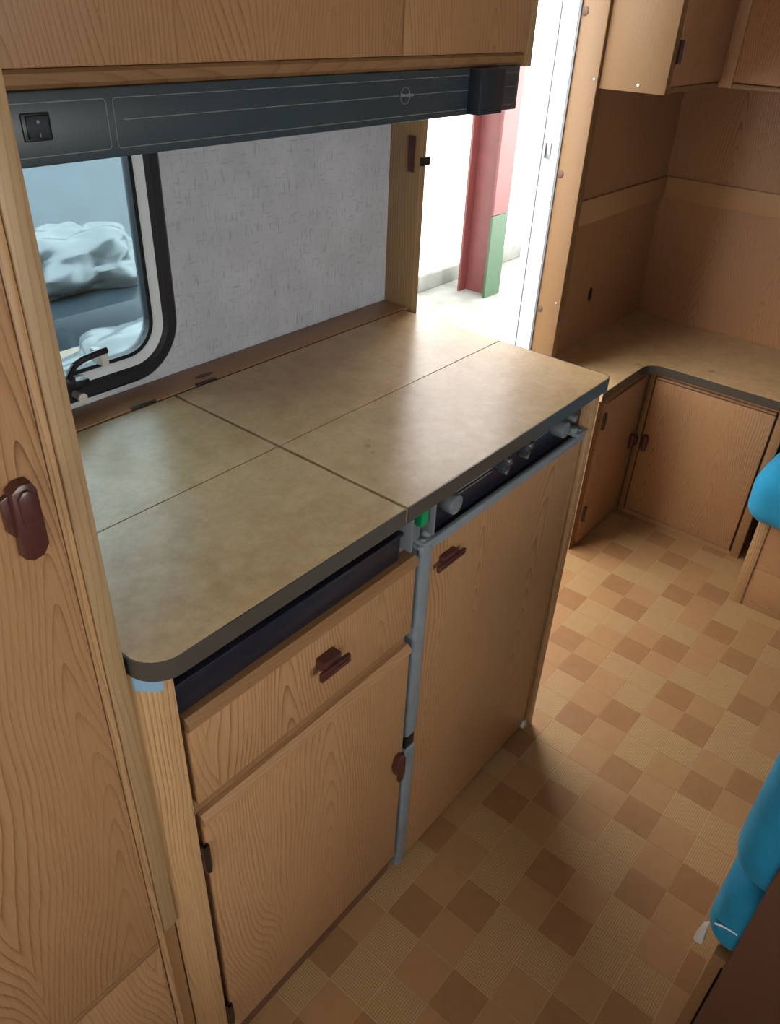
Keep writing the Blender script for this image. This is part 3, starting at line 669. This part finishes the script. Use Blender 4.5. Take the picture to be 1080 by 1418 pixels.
ncp = B().tube([(0.0985, -0.4985, 0.348), (0.0985, -0.508, 0.352), (0.0985, -0.518, 0.354), (0.0985, -0.529, 0.354)], 0.0014, 8).build('crease_highlight', M['white'], nc)  # white tube drawn as the highlight along a cushion crease
B().prism([(-0.4960, 0.300), (-0.4870, 0.296), (-0.4820, 0.302), (-0.4860, 0.330), (-0.4920, 0.338)], 'x', 0.088, 0.1045, 0.0015).build('corner_catch', M['steel'], nc)
bc = cushion(0.101, 0.23, -1.42, -0.476, 0.432, 0.84, 0.05, 5, 0.004).build('back_cushion', M['velour'], base=(0.17, -0.95, 0.432))
tag(bc, 'turquoise velour backrest cushion leaning on the dark partition panel', 'cushion')

# ------------------------------------------------------------------ outside, seen through doorway and window
ZG = -0.45
struct(B().box(-8, 12, YW + 0.10, 12, ZG - 0.1, ZG).build('ground', M['concrete']))
struct(B().box(-8, 12, 3.05, 3.25, ZG, 4.5).build('wall_hall', M['hallwall']))
struct(B().box(4.0, 12, 3.02, 3.05, ZG, ZG + 0.12, 0.01).build('baseboard_hall', M['concrete']))
co = thing('steel_column', 'red painted steel column with green foot standing outside the doorway', 'column', (4.38, 2.72, ZG))
B().box(4.27, 4.47, 2.60, 2.618, ZG + 0.6, 4.4).build('near_flange', M['red'], co)
B().box(4.27, 4.47, 2.60, 2.618, ZG, ZG + 0.595).build('flange_foot', M['greenpaint'], co)
B().box(4.355, 4.385, 2.6185, 2.835, ZG, 4.4).build('web', M['red'], co)
B().box(4.27, 4.47, 2.8355, 2.853, ZG, 4.4).build('far_flange', M['red'], co)
# covered goods outside the window
pk = thing('parked_vehicle', 'dark blue vehicle body standing outside the kitchen window', 'vehicle', (0.4, 2.2, ZG))
b = B().prism([(1.70, ZG + 0.25), (1.70, 0.46), (1.76, 0.56), (2.35, 0.56), (2.60, 1.05), (2.95, 1.15), (2.95, ZG + 0.25)], 'x', -1.4, 1.60, 0.05, seg=3); b.build('body', M['tarp_dark'], pk)
B().box(-1.4, 1.58, 1.688, 1.702, 0.395, 0.412, 0.004).build('trim_line', M['metal'], pk)
B().box(0.45, 0.62, 1.685, 1.702, 0.345, 0.37, 0.004).build('badge', M['metal'], pk)
for x in (-0.9, 0.6):
    B().cyl((x, 1.69, ZG + 0.27), (0, 1, 0), 0.27, 0.18, 32, bev=0.03).build('wheel', M['rubber'], pk)
def heap(name, c, s, mat, label, cat, seed):
    from mathutils import noise as mn
    t = bmesh.new(); bmesh.ops.create_icosphere(t, subdivisions=5, radius=1.0)
    for v in t.verts:
        d = v.co.normalized(); k = 1 + 0.3 * mn.noise(d * 1.8 + Vector((seed, 0, 0))) + 0.08 * mn.noise(d * 5 + Vector((0, seed, 0)))
        v.co = Vector((c[0] + d.x * s[0] * k, c[1] + d.y * s[1] * k, max(c[2], c[2] + s[2] * 0.5 + d.z * s[2] * k)))
    b = B(); b._merge(t); o = b.build(name, mat, base=c); return tag(o, label, cat)
heap('plastic_sheet', (0.70, 2.02, 0.562), (0.26, 0.16, 0.13), M['film'], 'crumpled white plastic sheet lying on the dark vehicle outside', 'plastic sheet', 2)
sk = tag(B().box(-0.6, 0.95, 0.92, 1.50, ZG, 0.58, 0.02).build('pallet_crate', M['carton'], base=(0.3, 1.25, ZG)), 'tan crate on the ground outside below the window', 'crate')
heap('wrapped_bundle', (0.42, 1.20, 0.581), (0.24, 0.18, 0.07), M['film'], 'white film-wrapped bundle on the tan crate, nearer the doorway end', 'bundle', 4)
heap('wrapped_bundle', (-0.10, 1.20, 0.581), (0.20, 0.16, 0.09), M['film'], 'taller white film-wrapped bundle on the tan crate, away from the doorway', 'bundle', 9)
